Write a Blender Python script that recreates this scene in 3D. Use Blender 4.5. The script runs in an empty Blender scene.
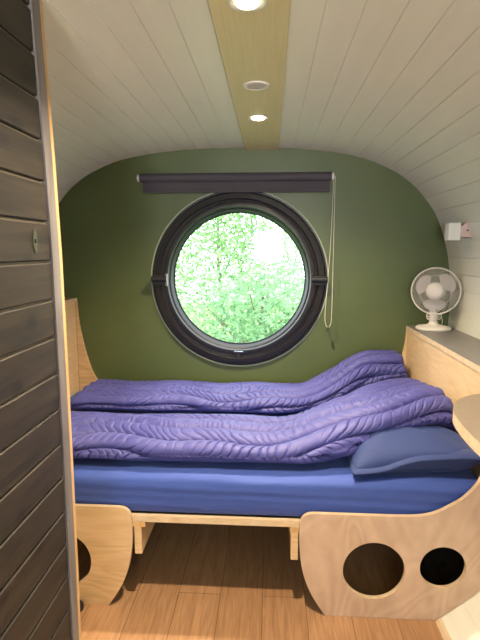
import bpy, bmesh, math, random
import numpy as np
from mathutils import Vector, Matrix, noise
random.seed(7)
C = bpy.context.scene.collection
S = bpy.context.scene
PI = math.pi

# ------------------------------------------------------------------ camera
cam = bpy.data.cameras.new('camera'); co = bpy.data.objects.new('camera', cam); C.objects.link(co)
yaw, pit = math.radians(3.6), math.radians(8.3)
fw = Vector((-math.sin(yaw)*math.cos(pit), math.cos(yaw)*math.cos(pit), -math.sin(pit)))
rt = Vector((math.cos(yaw), math.sin(yaw), 0)); up = rt.cross(fw)
m = Matrix((rt, up, -fw)).transposed().to_4x4(); m.translation = (0, 0, 1.4)
co.matrix_world = m
cam.sensor_fit = 'HORIZONTAL'; cam.sensor_width = 36; cam.lens = 36; cam.clip_start = 0.05
S.camera = co
# ------------------------------------------------------------------ world, sun, daylight, added ceiling fill
S.view_settings.view_transform = 'Standard'; S.view_settings.look = 'None'
S.view_settings.gamma = 1; S.view_settings.use_curve_mapping = False
S.view_settings.exposure = 0.12
w = bpy.data.worlds.new('sky'); S.world = w; w.use_nodes = True
bg = w.node_tree.nodes['Background']; bg.inputs[0].default_value = (.80, .91, 1, 1); bg.inputs[1].default_value = 6.8
sl = bpy.data.lights.new('sun', 'SUN'); sl.energy = 7.0; sl.angle = .01; sl.color = (1, .96, .86)
so = bpy.data.objects.new('sun', sl); C.objects.link(so)
so.rotation_euler = Vector((.55, .45, -.75)).to_track_quat('-Z', 'Y').to_euler()
al = bpy.data.lights.new('ceiling_fill_rear', 'AREA'); al.shape = 'RECTANGLE'; al.size = .5; al.size_y = .6  # fill light added behind the camera, aimed upward to brighten the ceiling
al.energy = 80; al.color = (1, .93, .82); al.spread = math.radians(110)
ao = bpy.data.objects.new('ceiling_fill_rear', al); C.objects.link(ao)
REARX, REARZ = -.05, 1.45
ao.location = (REARX, -2.06, REARZ); ao.rotation_euler = (math.radians(90+50), 0, 0)
a2 = bpy.data.lights.new('sky_light_rear_window', 'AREA'); a2.shape = 'RECTANGLE'; a2.size = .44; a2.size_y = .5; a2.energy = 20; a2.color = (.52, .70, 1)
a2o = bpy.data.objects.new('sky_light_rear_window', a2); C.objects.link(a2o); a2o.location = (REARX, -2.02, REARZ); a2o.rotation_euler = (math.radians(88), 0, 0)
DOWN = 150.0; DCOL = (1, .80, .58)

# ------------------------------------------------------------------ materials
def mat(name, col=(.5,.5,.5), rough=.5, metal=0, **kw):
    m = bpy.data.materials.new(name); m.use_nodes = True
    b = m.node_tree.nodes['Principled BSDF']
    b.inputs['Base Color'].default_value = (*col, 1); b.inputs['Roughness'].default_value = rough
    b.inputs['Metallic'].default_value = metal
    for k, v in kw.items(): b.inputs[k.replace('_', ' ')].default_value = v
    return m
def nodes(m): return m.node_tree.nodes, m.node_tree.links, m.node_tree.nodes['Principled BSDF']
def noisecol(m, c1, c2, scale=(1,1,1), nscale=5, detail=4, lo=.35, hi=.65, dist=0, bump=0, bdist=.002, rough=None):
    n, l, b = nodes(m)
    tc = n.new('ShaderNodeTexCoord'); mp = n.new('ShaderNodeMapping'); mp.inputs['Scale'].default_value = scale
    no = n.new('ShaderNodeTexNoise'); no.inputs['Scale'].default_value = nscale; no.inputs['Detail'].default_value = detail
    no.inputs['Distortion'].default_value = dist
    cr = n.new('ShaderNodeValToRGB'); cr.color_ramp.elements[0].position = lo; cr.color_ramp.elements[1].position = hi
    cr.color_ramp.elements[0].color = (*c1, 1); cr.color_ramp.elements[1].color = (*c2, 1)
    l.new(tc.outputs['Object'], mp.inputs[0]); l.new(mp.outputs[0], no.inputs[0]); l.new(no.outputs[0], cr.inputs[0])
    l.new(cr.outputs[0], b.inputs['Base Color'])
    if bump:
        bu = n.new('ShaderNodeBump'); bu.inputs['Strength'].default_value = bump; bu.inputs['Distance'].default_value = bdist
        l.new(no.outputs[0], bu.inputs['Height']); l.new(bu.outputs[0], b.inputs['Normal'])
    return m
def ply(name, c1, c2, scale, rough=.42, ring=1.0, bands=26):
    """rotary cut birch face: slow contour rings plus fine fibre"""
    m = mat(name, c1, rough); n, l, b = nodes(m)
    tc = n.new('ShaderNodeTexCoord'); mp = n.new('ShaderNodeMapping'); mp.inputs['Scale'].default_value = scale
    no = n.new('ShaderNodeTexNoise'); no.inputs['Scale'].default_value = 2.3; no.inputs['Detail'].default_value = 2
    no.inputs['Distortion'].default_value = .6
    mu = n.new('ShaderNodeMath'); mu.operation = 'MULTIPLY'; mu.inputs[1].default_value = bands
    si = n.new('ShaderNodeMath'); si.operation = 'SINE'
    m2 = n.new('ShaderNodeMapping'); m2.inputs['Scale'].default_value = tuple(s*18 if s > 1.5 else s*3 for s in scale)
    n2 = n.new('ShaderNodeTexNoise'); n2.inputs['Scale'].default_value = 3; n2.inputs['Detail'].default_value = 5
    ad = n.new('ShaderNodeMath'); ad.operation = 'MULTIPLY_ADD'; ad.inputs[1].default_value = .17*ring
    cr = n.new('ShaderNodeValToRGB'); cr.color_ramp.elements[0].position = .2; cr.color_ramp.elements[1].position = .8
    cr.color_ramp.elements[0].color = (*c1, 1); cr.color_ramp.elements[1].color = (*c2, 1)
    l.new(tc.outputs['Object'], mp.inputs[0]); l.new(mp.outputs[0], no.inputs[0]); l.new(no.outputs[0], mu.inputs[0])
    l.new(mu.outputs[0], si.inputs[0]); l.new(tc.outputs['Object'], m2.inputs[0]); l.new(m2.outputs[0], n2.inputs[0])
    l.new(si.outputs[0], ad.inputs[0]); l.new(n2.outputs[0], ad.inputs[2]); l.new(ad.outputs[0], cr.inputs[0])
    l.new(cr.outputs[0], b.inputs['Base Color'])
    return m
M = {}
M['white_board'] = noisecol(mat('white_painted_boards', rough=.38), (.75,.745,.63), (.78,.775,.66), (6,.6,6), 4)
M['green'] = noisecol(mat('green_paint', rough=.42), (.080,.110,.034), (.092,.124,.040), nscale=2.5, bump=.05)
M['ply_panel'] = ply('birch_ply_upright', (.44,.30,.20), (.64,.47,.34), (1.3,1,.8), ring=.5, bands=85)
M['ply_board'] = ply('birch_ply_headboard', (.60,.41,.21), (.76,.56,.33), (1,1.0,2.2), ring=.5)
M['ply_beam'] = ply('birch_ply_ceiling', (.58,.51,.26), (.68,.60,.33), (4,.5,1), ring=.3)
M['ply_edge'] = noisecol(mat('ply_edge', rough=.5), (.58,.43,.26), (.68,.53,.34), (25,25,60), 1)
M['pine'] = noisecol(mat('raw_pine', rough=.5), (.52,.32,.13), (.62,.40,.18), (20,20,.8), 4)
M['laminate'] = noisecol(mat('taupe_laminate', rough=.4), (.20,.160,.118), (.225,.18,.135), nscale=60)
M['laminate_grey'] = noisecol(mat('grey_laminate', rough=.4), (.17,.16,.15), (.20,.19,.175), nscale=60)
M['grey_trim'] = noisecol(mat('grey_painted_trim', rough=.5), (.12,.108,.106), (.18,.165,.162), (8,8,1.2), 4)
M['anthracite'] = mat('anthracite_metal', (.013,.012,.014), .42)
M['black'] = mat('black_plastic', (.012,.012,.014), .5)
M['rubber'] = mat('window_seal', (.008,.008,.009), .6)
M['sealant'] = mat('pale_sealant', (.42,.47,.33), .5)
M['blind'] = noisecol(mat('blind_fabric', rough=.75), (.062,.052,.066), (.072,.062,.076), nscale=200)
M['white_plastic'] = mat('white_plastic', (.72,.69,.64), .4)
M['fan_white'] = mat('fan_white', (.70,.66,.60), .42)
M['fan_wire'] = mat('fan_wire', (.66,.62,.57), .4)
M['blade'] = mat('fan_blade_plastic', (.50,.48,.46), .35)
M['cord'] = mat('white_cord', (.62,.60,.50), .6)
M['chrome'] = mat('chrome', (.75,.75,.75), .2, 1)
M['lamp_rim'] = mat('satin_rim', (.62,.60,.52), .4, .3)
M['bronze'] = mat('old_brass', (.055,.065,.035), .6, .2)
M['satin_metal'] = mat('rosy_satin_metal', (.62,.48,.44), .35, .5)
M['opal'] = mat('opal_shade', (.80,.80,.74), .3)
M['glass'] = mat('window_glass', (1,1,1), .0)
n, l, b = nodes(M['glass'])
tr = n.new('ShaderNodeBsdfTransparent'); gl = n.new('ShaderNodeBsdfGlossy'); gl.inputs['Roughness'].default_value = .02
mx = n.new('ShaderNodeMixShader'); mx.inputs[0].default_value = .015
tr.inputs[0].default_value = (.96,.98,.97,1)
l.new(tr.outputs[0], mx.inputs[1]); l.new(gl.outputs[0], mx.inputs[2]); l.new(mx.outputs[0], n['Material Output'].inputs[0])
M['lamp_on'] = mat('lit_lamp', (1,.9,.75), .5, Emission_Color=(1,.80,.52,1), Emission_Strength=14)
# dark stained boards with knots
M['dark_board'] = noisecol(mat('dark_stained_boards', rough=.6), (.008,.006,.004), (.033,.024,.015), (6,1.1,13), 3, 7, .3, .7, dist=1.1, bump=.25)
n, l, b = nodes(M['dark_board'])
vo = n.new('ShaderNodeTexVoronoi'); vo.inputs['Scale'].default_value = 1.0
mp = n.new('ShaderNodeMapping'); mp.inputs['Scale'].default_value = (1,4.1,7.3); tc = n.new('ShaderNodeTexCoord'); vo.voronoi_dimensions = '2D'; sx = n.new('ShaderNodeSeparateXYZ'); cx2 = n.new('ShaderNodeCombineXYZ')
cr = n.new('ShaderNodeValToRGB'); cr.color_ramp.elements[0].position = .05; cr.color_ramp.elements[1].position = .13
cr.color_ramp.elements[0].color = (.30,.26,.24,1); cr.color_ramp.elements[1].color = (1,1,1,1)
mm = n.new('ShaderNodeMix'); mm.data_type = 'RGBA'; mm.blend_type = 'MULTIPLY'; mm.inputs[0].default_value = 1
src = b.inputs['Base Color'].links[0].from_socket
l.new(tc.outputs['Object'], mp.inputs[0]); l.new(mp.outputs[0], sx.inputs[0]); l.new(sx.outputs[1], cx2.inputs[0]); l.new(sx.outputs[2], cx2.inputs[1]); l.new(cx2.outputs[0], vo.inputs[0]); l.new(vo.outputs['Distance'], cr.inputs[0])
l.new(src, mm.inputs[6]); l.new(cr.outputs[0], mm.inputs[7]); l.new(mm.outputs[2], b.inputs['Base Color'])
M['tongue'] = mat('board_tongue', (.20,.17,.11), .6)
# floor: oak planks along y
fm = mat('oak_floor', rough=.38); M['floor'] = fm
n, l, b = nodes(fm)
tc = n.new('ShaderNodeTexCoord'); mp = n.new('ShaderNodeMapping'); mp.inputs['Rotation'].default_value = (0,0,PI/2)
mp.inputs['Location'].default_value = (0,.02,0)
br = n.new('ShaderNodeTexBrick'); br.inputs['Scale'].default_value = 1; br.inputs['Brick Width'].default_value = 1.3
br.inputs['Row Height'].default_value = .172; br.inputs['Mortar Size'].default_value = .0012; br.inputs['Mortar Smooth'].default_value = .1
br.inputs['Bias'].default_value = 0
br.inputs['Color1'].default_value = (.37,.205,.10,1); br.inputs['Color2'].default_value = (.43,.245,.125,1)
br.inputs['Mortar'].default_value = (.13,.07,.035,1); br.offset = .37
m2 = n.new('ShaderNodeMapping'); m2.inputs['Scale'].default_value = (16,1.1,1)
no = n.new('ShaderNodeTexNoise'); no.inputs['Scale'].default_value = 4; no.inputs['Detail'].default_value = 7; no.inputs['Distortion'].default_value = 1.3
cr = n.new('ShaderNodeValToRGB'); cr.color_ramp.elements[0].position = .32; cr.color_ramp.elements[1].position = .66
cr.color_ramp.elements[0].color = (.76,.71,.66,1); cr.color_ramp.elements[1].color = (1.08,1.08,1.08,1)
mm = n.new('ShaderNodeMix'); mm.data_type = 'RGBA'; mm.blend_type = 'MULTIPLY'; mm.inputs[0].default_value = 1
l.new(tc.outputs['Object'], mp.inputs[0]); l.new(mp.outputs[0], br.inputs[0]); l.new(tc.outputs['Object'], m2.inputs[0])
l.new(m2.outputs[0], no.inputs[0]); l.new(no.outputs[0], cr.inputs[0]); l.new(br.outputs[0], mm.inputs[6]); l.new(cr.outputs[0], mm.inputs[7])
l.new(mm.outputs[2], b.inputs['Base Color'])
# fabrics
def fabric(name, c, rough, sheen, sc, bump=.25, wsc=900, fine=.0006, wr=0):
    m = mat(name, c, rough, Sheen_Weight=sheen, Sheen_Roughness=.35, Sheen_Tint=(*sc,1)); n, l, b = nodes(m)
    tc = n.new('ShaderNodeTexCoord')
    a = n.new('ShaderNodeTexNoise'); a.inputs['Scale'].default_value = wsc; a.inputs['Detail'].default_value = 2
    l.new(tc.outputs['Object'], a.inputs[0])
    bu = n.new('ShaderNodeBump'); bu.inputs['Strength'].default_value = bump; bu.inputs['Distance'].default_value = fine
    l.new(a.outputs[0], bu.inputs['Height']); last = bu
    if wr:
        mp = n.new('ShaderNodeMapping'); mp.inputs['Scale'].default_value = (1, 2.2, 5)
        a2 = n.new('ShaderNodeTexNoise'); a2.inputs['Scale'].default_value = 5; a2.inputs['Detail'].default_value = 4; a2.inputs['Distortion'].default_value = .8
        l.new(tc.outputs['Object'], mp.inputs[0]); l.new(mp.outputs[0], a2.inputs[0])
        b2 = n.new('ShaderNodeBump'); b2.inputs['Strength'].default_value = wr; b2.inputs['Distance'].default_value = .006
        l.new(a2.outputs[0], b2.inputs['Height']); l.new(bu.outputs[0], b2.inputs['Normal']); last = b2
    l.new(last.outputs[0], b.inputs['Normal'])
    return m
M['duvet'] = fabric('quilted_violet_blue', (.062,.064,.25), .56, .15, (.7,.7,1))
M['sheet'] = fabric('blue_sheet', (.036,.076,.32), .72, .5, (.6,.7,1), wr=.5)
M['pillow'] = fabric('navy_pillow', (.018,.038,.145), .75, .22, (.5,.65,1), wr=.6)
def leafmat(name, c1, c2):
    m = mat(name, c1, .5); n, l, b = nodes(m)
    oi = n.new('ShaderNodeTexCoord'); no = n.new('ShaderNodeTexNoise'); no.inputs['Scale'].default_value = 3.0
    cr = n.new('ShaderNodeValToRGB'); cr.color_ramp.elements[0].position = .35; cr.color_ramp.elements[1].position = .65
    cr.color_ramp.elements[0].color = (*c1,1); cr.color_ramp.elements[1].color = (*c2,1)
    tl = n.new('ShaderNodeBsdfTranslucent'); mx = n.new('ShaderNodeMixShader'); mx.inputs[0].default_value = .45
    l.new(oi.outputs['Object'], no.inputs[0]); l.new(no.outputs[0], cr.inputs[0]); l.new(cr.outputs[0], b.inputs['Base Color'])
    l.new(cr.outputs[0], tl.inputs[0]); l.new(b.outputs[0], mx.inputs[1]); l.new(tl.outputs[0], mx.inputs[2])
    l.new(mx.outputs[0], n['Material Output'].inputs[0]); return m
M['leaf_a'] = leafmat('leaf_green', (.13,.27,.09), (.30,.46,.18))
M['leaf_b'] = leafmat('leaf_grey_green', (.13,.26,.12), (.27,.43,.22))
M['bark'] = noisecol(mat('bark', rough=.9), (.12,.09,.06), (.22,.17,.12), (8,8,1), 6, bump=.6)
M['grass'] = noisecol(mat('meadow', rough=.9), (.10,.20,.05), (.20,.32,.10), nscale=3)

# ------------------------------------------------------------------ mesh helpers
class MB:
    def __init__(s): s.v = []; s.f = []; s.m = []; s.sm = []
    def add(s, vs, fs, mi=0, smooth=False):
        o = len(s.v); s.v += [tuple(v) for v in vs]
        for f in fs: s.f.append([i+o for i in f]); s.m.append(mi); s.sm.append(smooth)
        return s
    def box(s, a, b, mi=0, bev=0):
        x0,y0,z0 = a; x1,y1,z1 = b
        if bev:
            bm = bmesh.new(); bmesh.ops.create_cube(bm, size=1)
            for v in bm.verts: v.co = Vector(((x0+x1)/2+v.co.x*(x1-x0), (y0+y1)/2+v.co.y*(y1-y0), (z0+z1)/2+v.co.z*(z1-z0)))
            bmesh.ops.bevel(bm, geom=bm.edges[:], offset=bev, segments=2, profile=.7, affect='EDGES')
            bm.verts.index_update(); s.add([v.co for v in bm.verts], [[v.index for v in f.verts] for f in bm.faces], mi); bm.free(); return s
        vs = [(x,y,z) for x in (x0,x1) for y in (y0,y1) for z in (z0,z1)]
        return s.add(vs, [(0,1,3,2),(4,6,7,5),(0,4,5,1),(2,3,7,6),(0,2,6,4),(1,5,7,3)], mi)
    def tube(s, pts, r, n=8, mi=0, closed=False, caps=True):
        pts = [Vector(p) for p in pts]; N = len(pts); rs = r if isinstance(r, (list,tuple)) else [r]*N
        prev = None; vs = []
        for i in range(N):
            a = pts[i-1] if (i or closed) else pts[0]; b = pts[(i+1) % N] if (i < N-1 or closed) else pts[-1]
            t = (b-a).normalized()
            if prev is None:
                u = t.orthogonal().normalized()
            else:
                u = (prev - t*prev.dot(t)).normalized()
            prev = u; v = t.cross(u)
            for k in range(n):
                an = 2*PI*k/n; vs.append(pts[i] + (u*math.cos(an)+v*math.sin(an))*rs[i])
        fs = []
        for i in range(N if closed else N-1):
            for k in range(n):
                j = (i+1) % N
                fs.append((i*n+k, i*n+(k+1)%n, j*n+(k+1)%n, j*n+k))
        if not closed and caps: fs += [tuple(range(n))[::-1], tuple((N-1)*n+k for k in range(n))]
        return s.add(vs, fs, mi, True)
    def lathe(s, prof, c, axis, n=48, mi=0, smooth=True, closed=False):
        """prof: (radius, distance along axis)"""
        ax = Vector(axis).normalized(); u = ax.orthogonal().normalized(); v = ax.cross(u); c = Vector(c)
        vs = []
        for r, h in prof:
            for k in range(n):
                a = 2*PI*k/n; vs.append(c + ax*h + (u*math.cos(a)+v*math.sin(a))*r)
        P = len(prof); fs = []
        for i in range(P if closed else P-1):
            j = (i+1) % P
            for k in range(n): fs.append((i*n+k, i*n+(k+1)%n, j*n+(k+1)%n, j*n+k))
        if not closed:
            if prof[0][0] > 0: fs.append(tuple(range(n))[::-1])
            if prof[-1][0] > 0: fs.append(tuple((P-1)*n+k for k in range(n)))
        return s.add(vs, fs, mi, smooth)
    def prism(s, outline, f0, f1, mi=0, mside=None):
        """outline 2-D points; f0/f1 map a 2-D point to 3-D for each face"""
        n = len(outline); vs = [f0(*p) for p in outline] + [f1(*p) for p in outline]
        s.add(vs, [tuple(range(n))[::-1], tuple(range(n, 2*n))], mi)
        o = len(s.v) - 2*n
        for i in range(n):
            s.f.append([o+i, o+(i+1)%n, o+n+(i+1)%n, o+n+i]); s.m.append(mi if mside is None else mside); s.sm.append(False)
        return s
def fixnormals(me):
    bm = bmesh.new(); bm.from_mesh(me); bmesh.ops.remove_doubles(bm, verts=bm.verts, dist=1e-6)
    bmesh.ops.recalc_face_normals(bm, faces=bm.faces); bm.to_mesh(me); bm.free()
def obj(name, mb, mats, parent=None, auto=True):
    if not isinstance(mats, (list,tuple)): mats = [mats]
    off = Vector((0,0,0)); p = parent
    while p is not None: off += Vector(p.location); p = p.parent
    me = bpy.data.meshes.new(name); me.from_pydata([tuple(Vector(v)-off) for v in mb.v], [], mb.f)
    for m_ in mats: me.materials.append(m_)
    me.polygons.foreach_set('material_index', mb.m); me.polygons.foreach_set('use_smooth', mb.sm)
    fixnormals(me)
    if auto and any(mb.sm): me.set_sharp_from_angle(angle=math.radians(38))
    me.update(); o = bpy.data.objects.new(name, me); C.objects.link(o)
    if parent is not None: o.parent = parent
    return o
def tag(o, label, cat, group=None):
    o['label'] = label; o['category'] = cat
    if group: o['group'] = group
    return o
def thing(name, label, cat, loc, group=None):
    o = bpy.data.objects.new(name, None); C.objects.link(o); o.location = loc; o.empty_display_size = .1
    return tag(o, label, cat, group)
def struct(o): o['kind'] = 'structure'; return o
def holed(outline, holes, fmap, thick):
    """flat board with round holes: outline in 2-D, holes = (cx, cy, r); fmap(a, b, d) -> 3-D, d in 0..thick. Returns MB, edges use material 1"""
    cu = bpy.data.curves.new('t', 'CURVE'); cu.dimensions = '2D'; cu.fill_mode = 'BOTH'; cu.extrude = thick/2
    loops = [outline] + [[(cx+r*math.cos(2*PI*k/72), cy+r*math.sin(2*PI*k/72)) for k in range(72)] for cx, cy, r in holes]
    for lp in loops:
        sp = cu.splines.new('POLY'); sp.points.add(len(lp)-1); sp.use_cyclic_u = True
        for q, p in zip(sp.points, lp): q.co = (p[0], p[1], 0, 1)
    o = bpy.data.objects.new('t', cu); me = o.to_mesh()
    mb = MB(); vs = [fmap(v.co.x, v.co.y, v.co.z+thick/2) for v in me.vertices]; mb.v = vs
    for p in me.polygons:
        mb.f.append(list(p.vertices)); mb.m.append(0 if abs(p.normal.z) > .5 else 1); mb.sm.append(False)
    o.to_mesh_clear(); bpy.data.objects.remove(o); bpy.data.curves.remove(cu)
    return mb
def catmull(pts, sub=8, closed=False):
    P = [np.array(p, float) for p in pts]; n = len(P); out = []
    for i in range(n if closed else n-1):
        p1, p2 = P[i], P[(i+1) % n]
        p0 = P[i-1] if (i or closed) else 2*p1-p2
        p3 = P[(i+2) % n] if (i+2 < n or closed) else 2*p2-p1
        for k in range(sub):
            t = k/sub
            out.append(tuple(.5*(2*p1+(p2-p0)*t+(2*p0-5*p1+4*p2-p3)*t*t+(3*p1-p0-3*p2+p3)*t**3)))
    if not closed: out.append(tuple(P[-1]))
    return out
def smooth(a, b, x):
    t = min(1, max(0, (x-a)/(b-a))); return t*t*(3-2*t)

# ------------------------------------------------------------------ shell of the cabin
CX = -.188; Y0, Y1 = -2.0, 2.85
half = [(0,1.977),(.23,1.974),(.46,1.956),(.685,1.918),(.85,1.855),(.95,1.795),(1.03,1.722),(1.125,1.597),(1.185,1.44),
        (1.218,1.286),(1.232,1.1),(1.222,.8),(1.185,.5),(1.12,.29),(1.0,.145),(.835,0)]
hs = catmull(half, 24)
def hullx(z):                      # half width at height z (below the widest part or above)
    best = min(hs, key=lambda p: abs(p[1]-z) + (10 if p[0] < .6 else 0)); return best[0]
right = [(CX+x, z) for x, z in hs][::-1]; left = [(CX-x, z) for x, z in hs]
prof = right + left[1:]            # right floor corner -> over the top -> left floor corner
pa = np.array(prof); seg = np.hypot(*np.diff(pa, axis=0).T); cum = np.concatenate([[0], np.cumsum(seg)]); L = cum[-1]
def pat(s):
    x = np.interp(s, cum, pa[:,0]); z = np.interp(s, cum, pa[:,1])
    a = np.interp(s-.01, cum, pa[:,0]), np.interp(s-.01, cum, pa[:,1]); b_ = np.interp(s+.01, cum, pa[:,0]), np.interp(s+.01, cum, pa[:,1])
    t = np.array([b_[0]-a[0], b_[1]-a[1]]); t /= np.linalg.norm(t); nrm = np.array([t[1], -t[0]])   # outward
    return np.array([x, z]), nrm
BW = .0915; mid = L/2
njn = int(mid/BW)
joints = [mid + .055 + k*BW for k in range(-njn-2, njn+2) if 0.03 < mid + .055 + k*BW < L-.03]
ss = sorted(set([0, L] + [j+d for j in joints for d in (-.0019, -.0010, .0010, .0019)] + [a+BW*f for a in joints for f in (.25,.5,.75) if a+BW*f < L-.01]))
def hull_piece(name, lo, hi):
    s_ = [lo] + [s for s in ss if lo+1e-4 < s < hi-1e-4] + [hi]
    inner = []; outer = []
    for s in s_:
        p, nn = pat(s); d = 0
        for j in joints:
            if abs(abs(s-j)-.0010) < 1e-6: d = .0032
        inner.append(p+nn*d); outer.append(p+nn*.045)
    poly = [tuple(p) for p in inner] + [tuple(p) for p in outer[::-1]]
    mb = MB(); k = len(s_); vs = []
    for y in (Y0-.06, Y1+.06): vs += [(p[0], y, p[1]) for p in poly]
    n_ = len(poly); fs = [(i, (i+1)%n_, n_+(i+1)%n_, n_+i) for i in range(n_)]
    for e in (0, n_):
        fs += [(e+i, e+i+1, e+n_-2-i, e+n_-1-i) for i in range(k-1)]
    mb.add(vs, fs)
    return struct(obj(name, mb, M['white_board']))
def s_at(x, z, side):
    i = min(range(len(prof)), key=lambda i: (prof[i][0]-x)**2+(prof[i][1]-z)**2 + (0 if (prof[i][0]-CX)*side >= 0 else 9)); return cum[i]
sR = joints[min(range(len(joints)), key=lambda i: abs(joints[i]-s_at(CX+1.03, 1.72, 1)))]+BW/2
sL = joints[min(range(len(joints)), key=lambda i: abs(joints[i]-s_at(CX-1.03, 1.72, -1)))]-BW/2
hull_piece('wall_right', 0, sR); hull_piece('ceiling', sR, sL); hull_piece('wall_left', sL, L)
struct(obj('floor', MB().box((CX-.86, Y0-.06, -.05), (CX+.86, Y1+.06, 0)), M['floor']))
outl = [prof[i] for i in range(0, len(prof), 6)]
if outl[-1] != prof[-1]: outl.append(prof[-1])
WC = (-.186, 1.225)
wb = holed([tuple(p) for p in outl], [(WC[0], WC[1], .522)], lambda a, b_, d: (a, Y1+d*.06/.06, b_), .06)
struct(obj('wall_back', wb, [M['green'], M['green']]))
ro = [(REARX-.25, REARZ-.3), (REARX+.25, REARZ-.3), (REARX+.25, REARZ+.3), (REARX-.25, REARZ+.3)]
# rear wall (behind the camera) with its window opening, built as boards round the opening
def clipx(z): return hullx(z) if z < 1.977 else .2
rm = MB(); zz = [0, .15, .3, .5, .8, 1.0, REARZ-.3]
def rear_band(z0, z1, xa=None, xb=None):
    a0, a1 = CX-clipx(z0), CX-clipx(z1); b0, b1 = CX+clipx(z0), CX+clipx(z1)
    if xa is not None: rm.prism([(a0,z0),(xa,z0),(xa,z1),(a1,z1)], lambda x,z: (x,Y0-.05,z), lambda x,z: (x,Y0,z)); rm.prism([(xb,z0),(b0,z0),(b1,z1),(xb,z1)], lambda x,z: (x,Y0-.05,z), lambda x,z: (x,Y0,z))
    else: rm.prism([(a0,z0),(b0,z0),(b1,z1),(a1,z1)], lambda x,z: (x,Y0-.05,z), lambda x,z: (x,Y0,z))
for a, b_ in zip(zz[:-1], zz[1:]): rear_band(a, b_)
rear_band(1.15, 1.3, REARX-.25, REARX+.25); rear_band(1.3, 1.5, REARX-.25, REARX+.25); rear_band(1.5, 1.75, REARX-.25, REARX+.25)
for a, b_ in ((1.75,1.85),(1.85,1.92),(1.92,1.955),(1.955,1.975)): rear_band(a, b_)
struct(obj('wall_rear', rm, M['white_board']))
wf = MB()
for a, b_ in (((REARX-.25, REARZ-.3),(REARX-.22, REARZ+.3)), ((REARX+.22, REARZ-.3),(REARX+.25, REARZ+.3)), ((REARX-.22, REARZ-.3),(REARX+.22, REARZ-.27)), ((REARX-.22, REARZ+.27),(REARX+.22, REARZ+.3))):
    wf.box((a[0], Y0-.02, a[1]), (b_[0], Y0+.015, b_[1]))
struct(obj('window_2', wf, M['anthracite']))
# floor edge strip along the right wall
mb = MB(); mb.prism([(CX+.827,0),(CX+.838,0),(CX+.850,.014),(CX+.838,.014)], lambda x,z:(x,Y0,z), lambda x,z:(x,1.686,z))
struct(obj('baseboard_right', mb, M['ply_edge']))

# ------------------------------------------------------------------ round window
win = struct(bpy.data.objects.new('window_1', None)); C.objects.link(win); win.location = (WC[0], Y1, WC[1])
wc = (WC[0], 0, WC[1]); A = (0,1,0)
obj('sealant_ring', MB().lathe([(.5215,2.90),(.5215,2.846),(.527,2.846),(.529,2.8499)], wc, A, 128, closed=True), M['sealant'], win)
fr = MB().lathe([(.521,2.93),(.521,2.853),(.511,2.853),(.509,2.856),(.507,2.853),(.503,2.826),(.499,2.820),(.470,2.814),(.466,2.818),(.463,2.836),(.456,2.838),(.4555,2.93)], wc, A, 128, closed=True)
obj('window_frame', fr, M['anthracite'], win)
sa = MB().lathe([(.4545,2.90),(.4545,2.832),(.452,2.824),(.447,2.821),(.424,2.821),(.420,2.826),(.418,2.846),(.412,2.848),(.408,2.852),(.404,2.866),(.400,2.870),(.396,2.885),(.396,2.90)], wc, A, 128, closed=True)
obj('window_sash', sa, M['anthracite'], win)
obj('window_seal', MB().lathe([(.402,2.884),(.402,2.894),(.390,2.894),(.390,2.884)], wc, A, 128, closed=True), M['rubber'], win)
obj('window_glass', MB().lathe([(.396,2.887),(.396,2.892)], wc, A, 96, smooth=False), M['glass'], win)
for s in (-1, 1):
    px = WC[0] + s*.468
    hb = MB().box((px-.040, 2.788, WC[1]-.026), (px+.040, 2.8135, WC[1]+.026), 0, .004)
    hb.tube([(px-.042, 2.788, WC[1]+.006), (px+.047, 2.788, WC[1]+.006)], .017, 14)
    hg = obj('pivot_hinge', hb, M['black'], win)
    xi = px - s*.044
    obj('hinge_cap', MB().box((xi-.005, 2.782, WC[1]-.036), (xi+.005, 2.8205, WC[1]+.036), 0, .002), M['grey_trim'] if s < 0 else M['black'], hg)
zl = WC[1]-.438
lt = obj('window_latch', MB().box((WC[0]-.028, 2.806, zl-.004), (WC[0]+.028, 2.829, zl+.012), 0, .003).box((WC[0]-.009, 2.800, zl-.034), (WC[0]+.009, 2.829, zl-.002), 0, .003), M['black'], win)
obj('latch_bar', MB().box((WC[0]-.026, 2.800, zl+.010), (WC[0]+.026, 2.810, zl+.015), 0, .001), M['chrome'], lt)

# ------------------------------------------------------------------ ceiling board with its lamps
bt = 1.962
beam = MB().box((-.148, Y0+.001, bt), (.041, 2.848, 1.978), 0, .0015)
tag(obj('ceiling_board', beam, M['ply_beam']), 'long pale plywood board running along the middle of the white ceiling', 'board')
def downlight(y, label):
    r = .036
    t = thing('downlight', label, 'ceiling lamp', (-.058, y, bt), 'downlights in the ceiling board')
    c = (-.058, y, bt)
    obj('rim', MB().lathe([(r*.82,0),(r,-.0005),(r+.006,-.003),(r+.009,-.0025),(r+.010,0)], c, (0,0,1), 40, closed=True), M['lamp_rim'], t)
    obj('bulb', MB().lathe([(0,-.010),(r*.4,-.0090),(r*.72,-.0055),(r*.80,-.001),(r*.80,0)], c, (0,0,1), 32), M['lamp_on'], t)
    li = bpy.data.lights.new('downlight_beam', 'SPOT'); li.energy = DOWN; li.color = DCOL; li.spot_size = math.radians(140); li.spot_blend = .9
    li.shadow_soft_size = .028
    lo = bpy.data.objects.new('downlight_beam', li); C.objects.link(lo); lo.parent = t; lo.location = (0,0,-.016)
    return t
downlight(1.19, 'lit round downlight in the ceiling board, cut by the top of the photo')
downlight(2.165, 'small lit round downlight in the ceiling board nearest the round window')
t = thing('ceiling_vent', 'white round disc with a grey centre between the two lit downlights', 'vent', (-.054, 1.755, bt))
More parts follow.
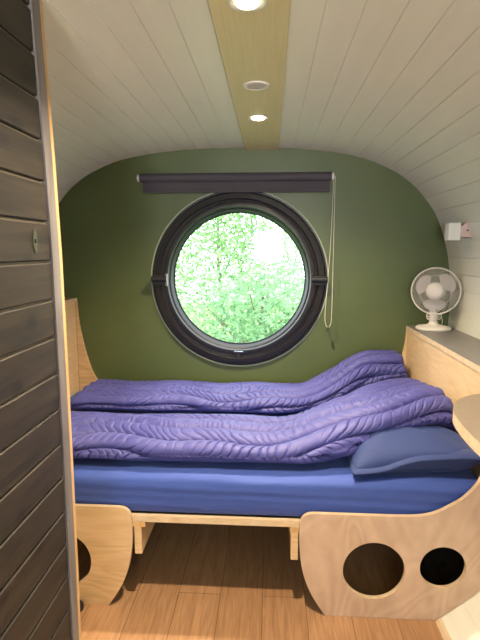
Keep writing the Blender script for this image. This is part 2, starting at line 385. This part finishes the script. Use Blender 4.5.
obj('rim', MB().lathe([(.034,0),(.034,-.005),(.044,-.004),(.046,0)], (-.054,1.755,bt), (0,0,1), 40, closed=True), M['white_plastic'], t)
obj('disc', MB().lathe([(0,-.0035),(.034,-.0035),(.034,0)], (-.054,1.755,bt), (0,0,1), 40), mat('disc_grey', (.50,.46,.40), .5), t)

# ------------------------------------------------------------------ dark partition on the left
def edge(z):
    zs = [0,.17,.44,.96,1.4,1.64,2.03]; ys = [1.322,1.327,1.333,1.337,1.335,1.323,1.296]
    return .865*float(np.interp(1.4+(z-1.4)/.865, zs, ys))
mb = MB(); top = 1.95
g0 = .6492-.0904*7
XP = -.519; k = 0
zt = g0
ptop = lambda x: CX  # unused
XB = XP-.060
while zt < top:
    z0, z1 = max(zt+.003, 0.002), min(zt+.0904-.003, 1.953)
    ye = edge((z0+z1)/2)-.041
    if z1 > z0:
        bm = MB(); b0 = .0025
        sec = [(XP-.018, z0), (XP-b0, z0), (XP, z0+b0), (XP, z1-b0), (XP-b0, z1), (XP-.018, z1)]
        mb.prism(sec, lambda x,z: (x,-.9,z), lambda x,z,ye=ye: (x,ye,z))
        mb.box((XP-.016, -.9, z1-.001), (XP-.007, ye, z1+.0052), 1)
    zt += .0904
pt = thing('wall_partition', '', '', (XP, .2, 0)); del pt['label']; del pt['category']; struct(pt)
obj('plank_cladding', mb, [M['dark_board'], M['tongue']], pt)
core = MB()
def strip(mbx, x0, x1, ya, yb, zmax, n_=24, z0=.001):
    """vertical strip whose front and back follow the curved edge"""
    vs = []; fs = []
    for i in range(n_+1):
        z = z0 + (zmax-z0)*i/n_; e = edge(z)
        ya_ = ya if ya < -.5 else e+ya
        vs += [(x0,ya_,z),(x1,ya_,z),(x1,e+yb,z),(x0,e+yb,z)]
    for i in range(n_):
        for k in range(4): fs.append((i*4+k, i*4+(k+1)%4, i*4+4+(k+1)%4, i*4+4+k))
    fs += [(3,2,1,0), tuple(n_*4+k for k in range(4))]
    return mbx.add(vs, fs)
obj('core_board', strip(MB(), XB, XP-.0185, -.9, -.004, 1.954), M['black'], pt)
obj('grey_trim_strip', strip(MB(), XP-.0180, XP+.004, -.038, 0, 1.954), M['grey_trim'], pt)
obj('pine_edge_strip', strip(MB(), XB-.006, XP+.002, .001, .019, 1.954), M['pine'], pt)
# small keyhole plate
t = thing('keyhole_plate', 'small oval brass plate with a screw on the dark planked partition', 'plate', (XP, 1.040, 1.420))
ov = [(1.040+.009*math.cos(a), 1.420+.025*math.sin(a)) for a in [2*PI*k/28 for k in range(28)]]
obj('plate', MB().prism(ov, lambda y,z:(XP,y,z), lambda y,z:(XP+.003,y,z)), M['bronze'], t)
obj('screw', MB().lathe([(.0045,0),(.0045,.002),(0,.003)], (XP+.003,1.040,1.420), (1,0,0), 12), M['black'], t)

# ------------------------------------------------------------------ bed base
FY = 1.69; BC = -.2035
bed = thing('bed_base', 'built-in plywood bed base with rounded end panels under the blue mattress', 'bed base', (BC, FY, 0))
def rnd(p0, p1, p2, n_=6):           # quadratic corner
    return [((1-t)**2*p0[0]+2*t*(1-t)*p1[0]+t*t*p2[0], (1-t)**2*p0[1]+2*t*(1-t)*p1[1]+t*t*p2[1]) for t in [k/n_ for k in range(n_+1)]]
curve_side = catmull([(.223,.001),(.190,.05),(.158,.11),(.134,.18),(.123,.25),(.119,.31),(.119,.360)], 5)
sweep = catmull([(.47,.420),(.55,.423),(.61,.436),(.67,.468),(.717,.503),(.757,.552),(.780,.61),(.796,.70),(.804,.80),(.806,.862),(.807,.933)], 5)
hullR = [(x-.004, z) for x, z in [(CX+hx, hz) for hx, hz in hs if hz <= .933]]
hullR = hullR[::4] + [hullR[-1]]
outR = curve_side + rnd((.119,.360),(.119,.420),(.170,.420))[1:] + sweep + hullR
def panel(mir):
    f = (lambda a: 2*BC-a) if mir else (lambda a: a)
    clip = [(min(f(a), 9) if not mir else max(f(a), CX-hullx(z)+.004 if z > .01 else CX-.825), max(z,.001)) for a, z in outR]
    hol = [(f(.4015), .1965, .1160), (f(.6555), .2205, .0845)]
    if mir: hol = [(hol[0][0], .190, .1160), hol[1]]
    return holed(clip, hol, lambda a, b_, d: (a, FY+d, b_), .018)
obj('end_panel', panel(False), [M['ply_panel'], M['ply_edge']], bed)
M['ply_panel_l'] = ply('birch_ply_lengthwise', (.56,.36,.18), (.70,.49,.27), (.8,1,2.0), ring=.9, bands=60)
obj('end_panel', panel(True), [M['ply_panel_l'], M['ply_edge']], bed)
xl, xr = -1.178, .804
obj('front_rail', MB().box((-.60, FY+.001+.018, .352), (.19, FY+.036, .379), 0, .001), M['ply_edge'], bed)
obj('platform', MB().box((xl, FY+.037, .362), (xr, 2.846, .379)), M['dark_board'], bed)  # dark board colour stands in for the deep shade under the bed
for x0 in (-.522, .088):
    bo = obj('support_beam', MB().box((x0, FY+.020, .216), (x0+.028, 2.84, .3515), 0, .001), M['ply_board'], bed)
    obj('cleat', MB().box((x0-.004, FY+.019, .330), (x0+.045, FY+.12, .3512), 0, .001), M['pine'], bo)

def lining(side):  # dark sheets added over the hull sides to deepen the under-bed shade
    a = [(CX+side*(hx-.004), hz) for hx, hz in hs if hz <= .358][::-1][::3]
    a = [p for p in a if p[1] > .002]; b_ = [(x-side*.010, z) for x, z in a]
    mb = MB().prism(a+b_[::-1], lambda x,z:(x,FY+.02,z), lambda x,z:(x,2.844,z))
    obj('shade_lining', mb, M['dark_board'], bed)
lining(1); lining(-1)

# head and foot boards with shelf tops
sh = thing('headboard_shelf', 'plywood headboard with a grey shelf on top under the white fan', 'shelf', (.806, 2.3, .38))
z1 = .935
obj('headboard', MB().box((.806, FY+.02, .38), (.822, 2.829, z1), 0, .001), M['ply_board'], sh)
tp = [(.800, FY+.02), (.800, 2.846), (CX+hullx(.955)-.004, 2.846), (CX+hullx(.955)-.004, FY+.02)]
tb = MB().prism(tp, lambda x,y:(x,y,z1+.0005), lambda x,y:(x,y,z1+.026), 0, 1)
obj('shelf_top', tb, [M['laminate_grey'], M['ply_edge']], sh)
gr = [(.806,.40),(.806,z1),(.802,z1)] + catmull([(.802,z1),(.797,.87),(.787,.80),(.770,.73),(.74,.66),(.695,.60),(.63,.56)], 4)[1:] + [(.63,.55)]
obj('corner_bracket', MB().prism([(a,b_) for a,b_ in gr], lambda x,z:(x,2.830,z), lambda x,z:(x,2.847,z), 0), M['ply_beam'] if 0 else M['ply_board'], sh)
fb = thing('footboard_shelf', 'taller plywood footboard with shelf top beside the dark partition', 'shelf', (-1.18, 2.3, .38))
z2 = 1.092; x2 = -1.180
obj('footboard', MB().box((x2-.018, FY+.02, .38), (x2, 2.829, z2), 0, .001), M['ply_board'], fb)
tp = [(x2+.006, FY+.02), (x2+.006, 2.846), (CX-hullx(1.1)+.004, 2.846), (CX-hullx(1.1)+.004, FY+.02)]
obj('shelf_top', MB().prism(tp, lambda x,y:(x,y,z2+.0005), lambda x,y:(x,y,z2+.020), 0, 1), [M['laminate'], M['ply_edge']], fb)
gl_ = [(x2+.001,.39),(x2+.001,z2),(x2+.008,z2)] + catmull([(x2+.008,z2),(x2+.013,.98),(x2+.030,.87),(x2+.056,.75),(x2+.092,.64),(x2+.15,.55)], 5)[1:] + [(x2+.15,.54)]
obj('corner_bracket', MB().prism(gl_, lambda x,z:(x,2.830,z), lambda x,z:(x,2.847,z), 0), M['ply_panel_l'], fb)

# counter end on the right
ct = [(1.03,.2),(1.03,1.688)] + [(.80,1.688)]
arc = catmull([(.80,1.690),(.74,1.684),(.67,1.640),(.615,1.575),(.578,1.49),(.561,1.40),(.553,1.30),(.552,1.20)], 5)
ct = [(1.030,.2),(1.030,1.688)] + [(x, min(y,1.688)) for x,y in arc] + [(.552,.2)]
t = thing('counter_top', 'rounded taupe counter end with a thick plywood edge at the right side', 'counter', (.8, .9, .88))
obj('top_board', MB().prism(ct, lambda x,y:(x,y,.864), lambda x,y:(x,y,.900), 0, 1), [M['laminate'], M['ply_edge']], t)
obj('wall_rail', MB().box((.99,.25,.83),(1.018,1.6,.8635)), M['pine'], t)

# ------------------------------------------------------------------ mattress
# section samples: spread extra ones along straight runs
def ring_section(x):
    y0, y1, z0, z1_ = 1.722, 2.838, .3815, .541
    pts = []; r = .034
    def arcp(cy, cz, a0, a1, r=r):
        for k in range(7):
            a = a0+(a1-a0)*k/6; pts.append((cy+r*math.cos(a), cz+r*math.sin(a)))
    rb = .02
    arcp(y0+rb, z0+rb, 1.5*PI, PI, rb)
    for k in range(1, 14): pts.append((y0, z0+rb+(z1_-r-z0-rb)*k/14))
    arcp(y0+r, z1_-r, PI, PI/2)
    for k in range(1, 30): pts.append((y0+r+(y1-y0-2*r)*k/30, z1_))
    arcp(y1-r, z1_-r, PI/2, 0); arcp(y1-rb, z0+rb, 0, -PI/2, rb)
    out = []
    for Y, Z in pts:
        if Z > z0+.004:
            f = smooth(z0, z0+.05, Z)
            creas = noise.noise(Vector((x*1.1+3, 0, Z*46+x*1.4)))*.0042
            n1 = noise.noise(Vector((x*2.2, Y*3, Z*3)))*.008
            if Y < y0+r: Y += (creas + n1*.8)*f - .006*math.sin((Z-z0)/(z1_-z0)*PI)
            if Z > z1_-r*.5: Z += n1*.6 + noise.noise(Vector((x*4, Y*9, 1)))*.0025
        out.append((x, Y, Z))
    return out
N = 260; rings = [ring_section(xl+.006+(xr-xl-.014)*i/(N-1)) for i in range(N)]
V = [p for r_ in rings for p in r_]; nv = len(rings[0])
F = [(i*nv+j, i*nv+(j+1)%nv, (i+1)*nv+(j+1)%nv, (i+1)*nv+j) for i in range(N-1) for j in range(nv)] + [tuple(range(nv))[::-1], tuple((N-1)*nv+j for j in range(nv))]
tag(obj('mattress', MB().add(V, F, 0, True), M['sheet'], auto=False), 'mattress in a blue fitted sheet on the plywood bed base', 'mattress')

# ------------------------------------------------------------------ duvets
def sq(a, e): return math.copysign(abs(a)**e, a)
def duvet(label, xa, xb, y0f, y1f, zbf, ztf, seed, per=.098, flip=False):
    nu, nv = 740, 290; V = np.zeros((nu, nv, 3)); W = np.zeros((nu, nv))
    for i in range(nu):
        x = xa+(xb-xa)*i/(nu-1)
        endf = 1.0
        d = min(x-xa, xb-x)/.045
        if d < 1: endf = math.sqrt(max(0.0, 1-(1-d)**2))*.93+.07
        y0, y1 = y0f(x), y1f(x); w = 0
        pr = None
        for j in range(nv):
            a = PI - 2*PI*(j+.5)/nv          # from the front edge over the top to the back and under
            c, s = math.cos(a), math.sin(a)
            hy = (y1-y0)/2
            y = (y0+y1)/2 + hy*sq(c, .62)*(.985+.015*endf)
            zb, zt = zbf(x, y), ztf(x, y); hz = (zt-zb)/2*endf
            z = zb+(zt-zb)/2*(endf if True else 1) + hz*sq(s, .72)
            p = np.array((x, y, z)); V[i, j] = p
            if pr is not None: w += np.linalg.norm(p-pr)
            pr = p; W[i, j] = w
    # normals
    du = np.gradient(V, axis=0); dv = np.roll(V, -1, 1)-np.roll(V, 1, 1)
    Nn = np.cross(dv, du); Nn /= np.maximum(np.linalg.norm(Nn, axis=2, keepdims=True), 1e-9)
    ctr = V.mean(axis=1, keepdims=True)
    if np.mean(np.sum((V-ctr)*Nn, axis=2)[50:-50]) < 0: Nn = -Nn
    out = V.copy()
    for i in range(nu):
        for j in range(nv):
            x, y, z = V[i, j]; w = W[i, j]
            low = noise.noise(Vector((x*1.7+seed, w*1.5, seed)))
            big = noise.noise(Vector((x*4+seed, w*6, 5.1)))
            q = w/per + .20*math.sin(2*PI*x/.47+seed) + .16*math.sin(2*PI*x/.83+seed*2.1) + .35*low + .05
            k = math.floor(q); fr_ = q-k
            dd = min(fr_, 1-fr_)*per                    # distance from seam
            sgn = 1 if k % 2 else -1
            puff = (1-math.exp(-dd/.020))*.024 - .013*math.exp(-dd/.0035)
            lean = sgn*(fr_-.5)*2.3 + sgn*.25*math.sin(fr_*2*PI)
            warp = .55*noise.noise(Vector((x*9, w*9, seed+2)))
            ph = x/.038 + lean*1.15 + warp*1.6 + k*.37
            r_ = abs((ph % 1)-.5)*2                       # ridge profile, creases at 0
            am = .5+.9*noise.noise(Vector((x*6+4, w*7, seed+9)))
            am = max(.0, min(1.2, am))
            near = math.exp(-dd/.032)
            crease = -(math.exp(-(1-r_)*8.5))*.026*am*(.35+.75*near)
            h = puff + crease*(1 if dd > .002 else .5) + .010*big + .0025*noise.noise(Vector((x*28, w*28, seed)))
            under = 1.0 if Nn[i,j,2] > -.45 else .25
            ef = min(1, min(x-xa, xb-x)/.03)
            out[i, j] = V[i, j]+Nn[i, j]*(h-.013)*under*max(.15, ef)
            if out[i,j,2] < zbf(x,y)-.001: out[i,j,2] = zbf(x,y)-.001
            out[i,j,1] = min(out[i,j,1], 2.826)
    Vs = out.reshape(-1, 3)
    F = [(i*nv+j, (i+1)*nv+j, (i+1)*nv+(j+1)%nv, i*nv+(j+1)%nv) for i in range(nu-1) for j in range(nv)]
    F += [tuple(range(nv)), tuple((nu-1)*nv+j for j in range(nv))[::-1]]
    return tag(obj('duvet', MB().add([tuple(p) for p in Vs], F, 0, True), M['duvet'], auto=False), label, 'duvet', 'folded duvets on the bed')
def lerp(a, b, t): return a+(b-a)*t
ZM = .548
duvet('folded violet-blue quilted duvet nearest the viewer, ending on the navy pillow', -1.12, .785,
      lambda x: lerp(1.775, 1.955, smooth(.10, .75, x)), lambda x: lerp(2.225, 2.565, smooth(.0, .75, x)),
      lambda x, y: ZM + .085*smooth(.20, .70, x),
      lambda x, y: .650 - .030*smooth(2.06, 2.24, y) + lerp(.152, .118, smooth(2.05, 2.55, y))*smooth(.02, .72, x), 1.3, .108)
duvet('folded violet-blue quilted duvet at the back against the green wall', -1.06, .770,
      lambda x: lerp(2.375, 2.64, smooth(.0, .75, x)), lambda x: 2.80,
      lambda x, y: ZM + .10*smooth(.12, .60, x), lambda x, y: .637 - .012*smooth(2.6, 2.8, y) + lerp(.080, .205, smooth(2.45, 2.8, y))*smooth(.14, .60, x), 4.7, .092)

# ------------------------------------------------------------------ pillows
def pillow(label, x0, x1, y0, y1, zbase, h, seed, press_=.0):
    nx, ny = 90, 80; top_ = []; bot = []
    for i in range(nx):
        for j in range(ny):
            u, v = i/(nx-1)*2-1, j/(ny-1)*2-1
            e = (max(0, 1-abs(u)**3.2))**.50*(max(0, 1-abs(v)**2.8))**.50
            pin = 1-.045*(1-abs(v))*0 
            x = (x0+x1)/2+(x1-x0)/2*u*(1-.035*(1-v*v)*abs(u)); y = (y0+y1)/2+(y1-y0)/2*v*(1-.05*(1-u*u)*abs(v))
            n_ = noise.noise(Vector((x*6+seed, y*6, 0)))*.013 + noise.noise(Vector((x*14+y*9+seed, y*5, 3)))*.006
            cr_ = noise.noise(Vector(((x+y)*16, (x-y)*4, seed)))*.004
            press = 1-press_*smooth(-.18, .25, v)
            zs = zbase+.012+.072*smooth(-1.05, .5, u)
            top_.append((x, y, zs + .003 + e*(h*press+zbase-zs+n_+cr_)))
            bot.append((x, y, zbase + (zs-zbase)*(1-min(1,e*1.3))**1.3))
    F = []; o = nx*ny
    for i in range(nx-1):
        for j in range(ny-1):
            a = i*ny+j; F += [(a, a+ny, a+ny+1, a+1), (o+a, o+a+1, o+a+ny+1, o+a+ny)]
    bd = [i*ny for i in range(nx)] + [(nx-1)*ny+j for j in range(1, ny)] + [i*ny+ny-1 for i in range(nx-2, -1, -1)] + [j for j in range(ny-2, 0, -1)]
    for a, b_ in zip(bd, bd[1:]+bd[:1]): F.append((a, b_, o+b_, o+a))
    t = thing('pillow', label, 'pillow', ((x0+x1)/2, (y0+y1)/2, zbase), 'pillows on the bed')
    obj('pillow_body', MB().add(top_+bot, F, 0, True), M['pillow'], t, auto=False)
    # stitched flange along the front edge
    fl = []; n_ = 60; FF = []
    for i in range(n_):
        u = i/(n_-1)*2-1; x = (x0+x1)/2+(x1-x0)/2*u*1.0
        yb = (y0+y1)/2-(y1-y0)/2*(1-.05*(1-u*u)); zz_ = zbase+.013+.072*smooth(-1.05, .5, u) + .003*math.sin(u*7+seed)
        fl += [(x, yb+.03, zz_+.022), (x, yb-.020, zz_+.010), (x, yb-.022, zz_+.003), (x, yb+.02, zz_-.004)]
    for i in range(n_-1):
        for k in range(4): FF.append((i*4+k, i*4+(k+1)%4, i*4+4+(k+1)%4, i*4+4+k))
    FF += [(3,2,1,0), tuple((n_-1)*4+k for k in range(4))]
    obj('flange', MB().add(fl, FF, 0, True), M['pillow'], t, auto=False)
pillow('navy pillow at the front right corner of the mattress',   .318, .797, 1.738, 2.22, .545, .136, 2.2, .42)
pillow('navy pillow tucked under the back duvet at the head end', .33, .795, 2.33, 2.80, .546, .084, 8.4)

# ------------------------------------------------------------------ roller blind
bz = 1.808; by = 2.800
bx0, bx1 = -.757, .343
t = thing('roller_blind', 'dark grey roller blind rolled up above the round window', 'blind', ((bx0+bx1)/2, by, bz))
obj('roller_tube', MB().tube([(bx0+.006,by,bz),(bx1-.006,by,bz)], .0245, 28), M['blind'], t)
obj('hanging_fabric', MB().box((bx0+.018, by+.012, bz-.078), (bx1-.014, by+.0145, bz-.005)), M['blind'], t)
obj('bottom_bar', MB().box((bx0+.016, by+.004, bz-.083), (bx1-.012, by+.022, bz-.066), 0, .003), M['blind'], t)
for s, x in ((-1, bx0), (1, bx1)):
    e = MB().tube([(x-.007,by,bz),(x+.007,by,bz)], .020, 20)
    e.box((x-.005, by, bz-.02), (x+.005, Y1-.001, bz+.02), 0, .002)
    obj('end_bracket', e, M['white_plastic'], t)
cx_, cy_ = bx1+.013, by
pts = [(cx_-.001,cy_-.018,bz), (cx_,cy_-.018,1.5), (cx_+.001,cy_-.016,1.15), (cx_-.001,cy_-.016,1.0), (cx_-.008,cy_-.014,.962), (cx_-.018,cy_-.014,.955), (cx_-.030,cy_-.012,.968),
       (cx_-.037,cy_-.010,1.02), (cx_-.030,cy_-.008,1.15), (cx_-.014,cy_-.002,1.45), (cx_-.004,cy_+.016,bz)]
ch = obj('pull_cord', MB().tube(catmull(pts, 8), .0019, 6), M['cord'], t)
obj('cord_tensioner', MB().box((cx_-.026,cy_-.019,.925),(cx_-.012,cy_-.009,.957),0,.003), M['bronze'], ch)

# ------------------------------------------------------------------ desk fan
FX, FYY, FZ = .911, 2.710, .9615
fan = thing('desk_fan', 'small white desk fan on the grey shelf in the right corner', 'fan', (FX, FYY, FZ))
hc = Vector((FX-.002, FYY-.01, 1.176))
ax = Vector((-.42, -.90, .03)).normalized()         # the fan looks this way
u_ = ax.cross(Vector((0,0,1))).normalized(); v_ = u_.cross(ax).normalized()
def fp(r, a, d): return hc + u_*(r*math.cos(a)) + v_*(r*math.sin(a)) + ax*d
obj('base', MB().lathe([(0,.0),(.090,.0),(.094,.004),(.094,.010),(.088,.016),(.060,.022),(.034,.027),(.026,.034),(.023,.046),(0,.046)], (FX,FYY,FZ), (0,0,1), 48), M['fan_white'], fan)
obj('neck', MB().lathe([(.022,.040),(.019,.06),(.018,.085),(.024,.10),(.026,.115),(0,.118)], (FX,FYY+.01,FZ), (0,0,1), 24), M['fan_white'], fan)
obj('motor_housing', MB().lathe([(0,-.115),(.030,-.112),(.042,-.095),(.046,-.06),(.046,-.035),(0,-.035)], hc, ax, 32), M['fan_white'], fan)
obj('hub_cap', MB().lathe([(.045,.026),(.045,.034),(.040,.041),(.024,.047),(0,.049)], hc, ax, 36), M['fan_white'], fan)
R = .127
obj('guard_rim', MB().tube([fp(R, 2*PI*k/72, 0) for k in range(72)], .0042, 8, closed=True), M['fan_white'], fan)
def guard(sign, name):
    g = MB()
    def dz(r): return sign*(.032*(1-((r-.04)/(R-.04))**2.2)) if r > .04 else sign*.032
    for r in (.046, .085): g.tube([fp(r, 2*PI*k/60, dz(r)) for k in range(60)], .0011, 5, closed=True)
    n_ = 42 if sign > 0 else 26
    for fam in ((1,-1) if sign > 0 else (1,)):
        for k in range(n_):
            a0 = 2*PI*k/n_
            g.tube([fp(.040+(R-.040)*t/7, a0+fam*1.05*(t/7), dz(.040+(R-.040)*t/7)) for t in range(8)], .0007, 4, caps=False)
    obj(name, g, M['fan_wire'], fan)
guard(1, 'front_guard'); guard(-1, 'rear_guard')
for k in range(3):
    a0 = math.radians((28, 140, 272)[k]); V = []; F = []; nr, na = 7, 9
    for side in (0, 1):
        for i in range(nr+1):
            r = .028+.082*i/nr
            wdt = .30+.75*math.sin(min(1, (i/nr)*1.08)*PI*.62)
            if i == nr: wdt *= .78
            for j in range(na+1):
                tt = j/na*2-1
                V.append(fp(r-(.008*tt*tt if i > nr-2 else 0), a0+wdt*tt*.70, -.006+.012*tt+(.0012 if side else -.0012)))
    m_ = (nr+1)*(na+1)
    for i in range(nr):
        for j in range(na):
            a = i*(na+1)+j; F += [(a, a+1, a+na+2, a+na+1), (m_+a, m_+a+na+1, m_+a+na+2, m_+a+1)]
    bd = [j for j in range(na+1)] + [i*(na+1)+na for i in range(1, nr+1)] + [nr*(na+1)+j for j in range(na-1, -1, -1)] + [i*(na+1) for i in range(nr-1, 0, -1)]
    for a, b_ in zip(bd, bd[1:]+bd[:1]): F.append((a, b_, m_+b_, m_+a))
    obj('blade', MB().add(V, F, 0, True), M['blade'], fan)
obj('blade_hub', MB().lathe([(0,-.034),(.030,-.034),(.030,.020),(0,.020)], hc, ax, 24), M['blade'], fan)
cp = []
for k in range(46):
    a = 2*PI*k/15; cp.append((FX+.033*math.cos(a)*(1+.25*math.sin(k*.9)), FYY+.030*math.sin(a), FZ+.052+.0065*k/8+.005*math.sin(k*1.7)))
cp += [(FX+.05,FYY+.02,FZ+.065),(FX+.058,FYY+.03,FZ+.04),(FX+.062,FYY+.05,FZ+.012),(FX+.085,FYY+.085,FZ+.004)]
obj('power_cord', MB().tube(catmull(cp, 3), .0022, 6), M['fan_white'], fan)

# ------------------------------------------------------------------ small wall lamp
ly, lz = 2.50, 1.500
lx = CX+hullx(lz)
sN = s_at(lx, lz, 1); pp, nn = pat(sN); nv3 = Vector((-nn[0], 0, -nn[1])).normalized()      # into the room
tv = Vector((0,1,0)); sv = nv3.cross(tv).normalized()
base = Vector((pp[0], ly, pp[1]))
t = thing('wall_lamp', 'small wall lamp with a white square shade on the white boards above the fan', 'wall lamp', tuple(base))
def obox(c, ax_, he, mb=None, taper=1):
    mb = mb or MB(); vs = []
    for a in (-1,1):
        for b_ in (-1,1):
            for d in (-1,1):
                k = taper if a > 0 else 1
                vs.append(c + ax_[0]*he[0]*a + ax_[1]*he[1]*b_*k + ax_[2]*he[2]*d*k)
    return mb.add(vs, [(0,1,3,2),(4,6,7,5),(0,4,5,1),(2,3,7,6),(0,2,6,4),(1,5,7,3)])
obj('mounting_plate', obox(base+nv3*.005, (nv3,tv,sv), (.0045,.044,.040)), M['satin_metal'], t)
bb = obj('bracket', obox(base+nv3*.0345, (nv3,tv,sv), (.0245,.040,.036), taper=.40), M['satin_metal'], t)
ex = Vector((1,0,0)); ez = Vector((0,0,1)); scn = Vector((.908, 2.50, 1.490))
arm = MB().tube([base+nv3*.04, Vector((.930,2.50,1.498))], .008, 12)
obj('arm', arm, M['chrome'], t)
shd = obox(scn, (ex,tv,ez), (.029,.029,.043)); so_ = obj('shade', shd, M['opal'], t)
bv = so_.modifiers.new('bevel', 'BEVEL'); bv.width = .003; bv.segments = 2
obj('switch', obox(base+nv3*.014+tv*-.036+sv*-.0, (nv3,tv,sv), (.004,.006,.003)), M['black'], t)

# ------------------------------------------------------------------ dark door stop by the left panel
t = MB().lathe([(0,.001),(.020,.001),(.022,.006),(.021,.022),(.014,.032),(0,.035)], (-.742,1.662,0), (0,0,1), 24)
tag(obj('door_stop', t, M['black']), 'small dark rounded door stop on the floor at the left end panel', 'door stop')

# ------------------------------------------------------------------ outside
gm = MB().box((-14, 3.2, -1.1), (14, 22, -1.0)); struct(obj('ground', gm, M['grass']))
def tree(x, y, h, r, nleaf, lm, label, seed):
    rnd_ = random.Random(seed)
    t = thing('tree', label, 'tree', (x, y, -1.0), 'trees outside the window')
    tr_ = MB(); tr_.tube(catmull([(x,y,-1.02),(x+.05,y,h*.25-1),(x-.04,y+.05,h*.55-1),(x+.03,y,h*.95-1)], 5), [.05-.04*i/15 for i in range(16)], 10)
    for k in range(16):
        a = rnd_.random()*2*PI; z = -1+h*(.15+.7*rnd_.random()); rr = r*(.6+.3*rnd_.random())
        tr_.tube(catmull([(x,y,z),(x+rr*.5*math.cos(a),y+rr*.5*math.sin(a),z+.18),(x+rr*math.cos(a),y+rr*math.sin(a),z+.5)], 4), [.012-.0012*i for i in range(9)], 6)
    obj('trunk', tr_, M['bark'], t)
    V = []; F = []
    cl = []
    for _ in range(190):
        a = rnd_.random()*2*PI; zz_ = rnd_.random(); q = r*math.sqrt(rnd_.random())*(1.05-.35*zz_)
        cl.append((x+q*math.cos(a), y+q*math.sin(a)*.7, -1+h*(.02+.98*zz_), .13+.22*rnd_.random()))
    for i in range(nleaf):
        c = cl[int(rnd_.random()*len(cl))]
        p = Vector((rnd_.gauss(c[0], c[3]), rnd_.gauss(c[1], c[3]), rnd_.gauss(c[2], c[3]*.8)))
        s = .020+.026*rnd_.random()
        d = Vector((rnd_.gauss(0,1), rnd_.gauss(0,1), rnd_.gauss(-.3,.6))).normalized(); e = d.orthogonal().normalized()
        e = (Matrix.Rotation(rnd_.random()*6.28, 3, d) @ e)*s*.5; d = d*s
        o = len(V); V += [p-d, p-d*.1+e, p+d, p-d*.1-e]; F.append((o,o+1,o+2,o+3))
    me = bpy.data.meshes.new('foliage'); off = Vector((x,y,-1.0)); me.from_pydata([tuple(v-off) for v in V], [], F); me.materials.append(lm)
    o = bpy.data.objects.new('foliage', me); C.objects.link(o); o.parent = t
tree(-.75, 7.2, 4.4, 1.2, 19000, M['leaf_a'], 'bright green tree outside, at the left of the round window', 1)
tree(1.3, 10.2, 5.2, 1.9, 19000, M['leaf_b'], 'pale grey-green tree outside, at the right of the round window', 2)
tree(-.1, 5.0, 2.05, .75, 10500, M['leaf_b'], 'low leafy young tree outside, filling the bottom of the round window', 3)
tree(-4.2, 10.4, 5.0, 1.6, 9000, M['leaf_b'], 'pale tree outside, beyond the left side of the window', 4)
tree(3.6, 6.6, 4.6, 1.2, 9000, M['leaf_a'], 'green tree outside, beyond the right side of the window', 5)
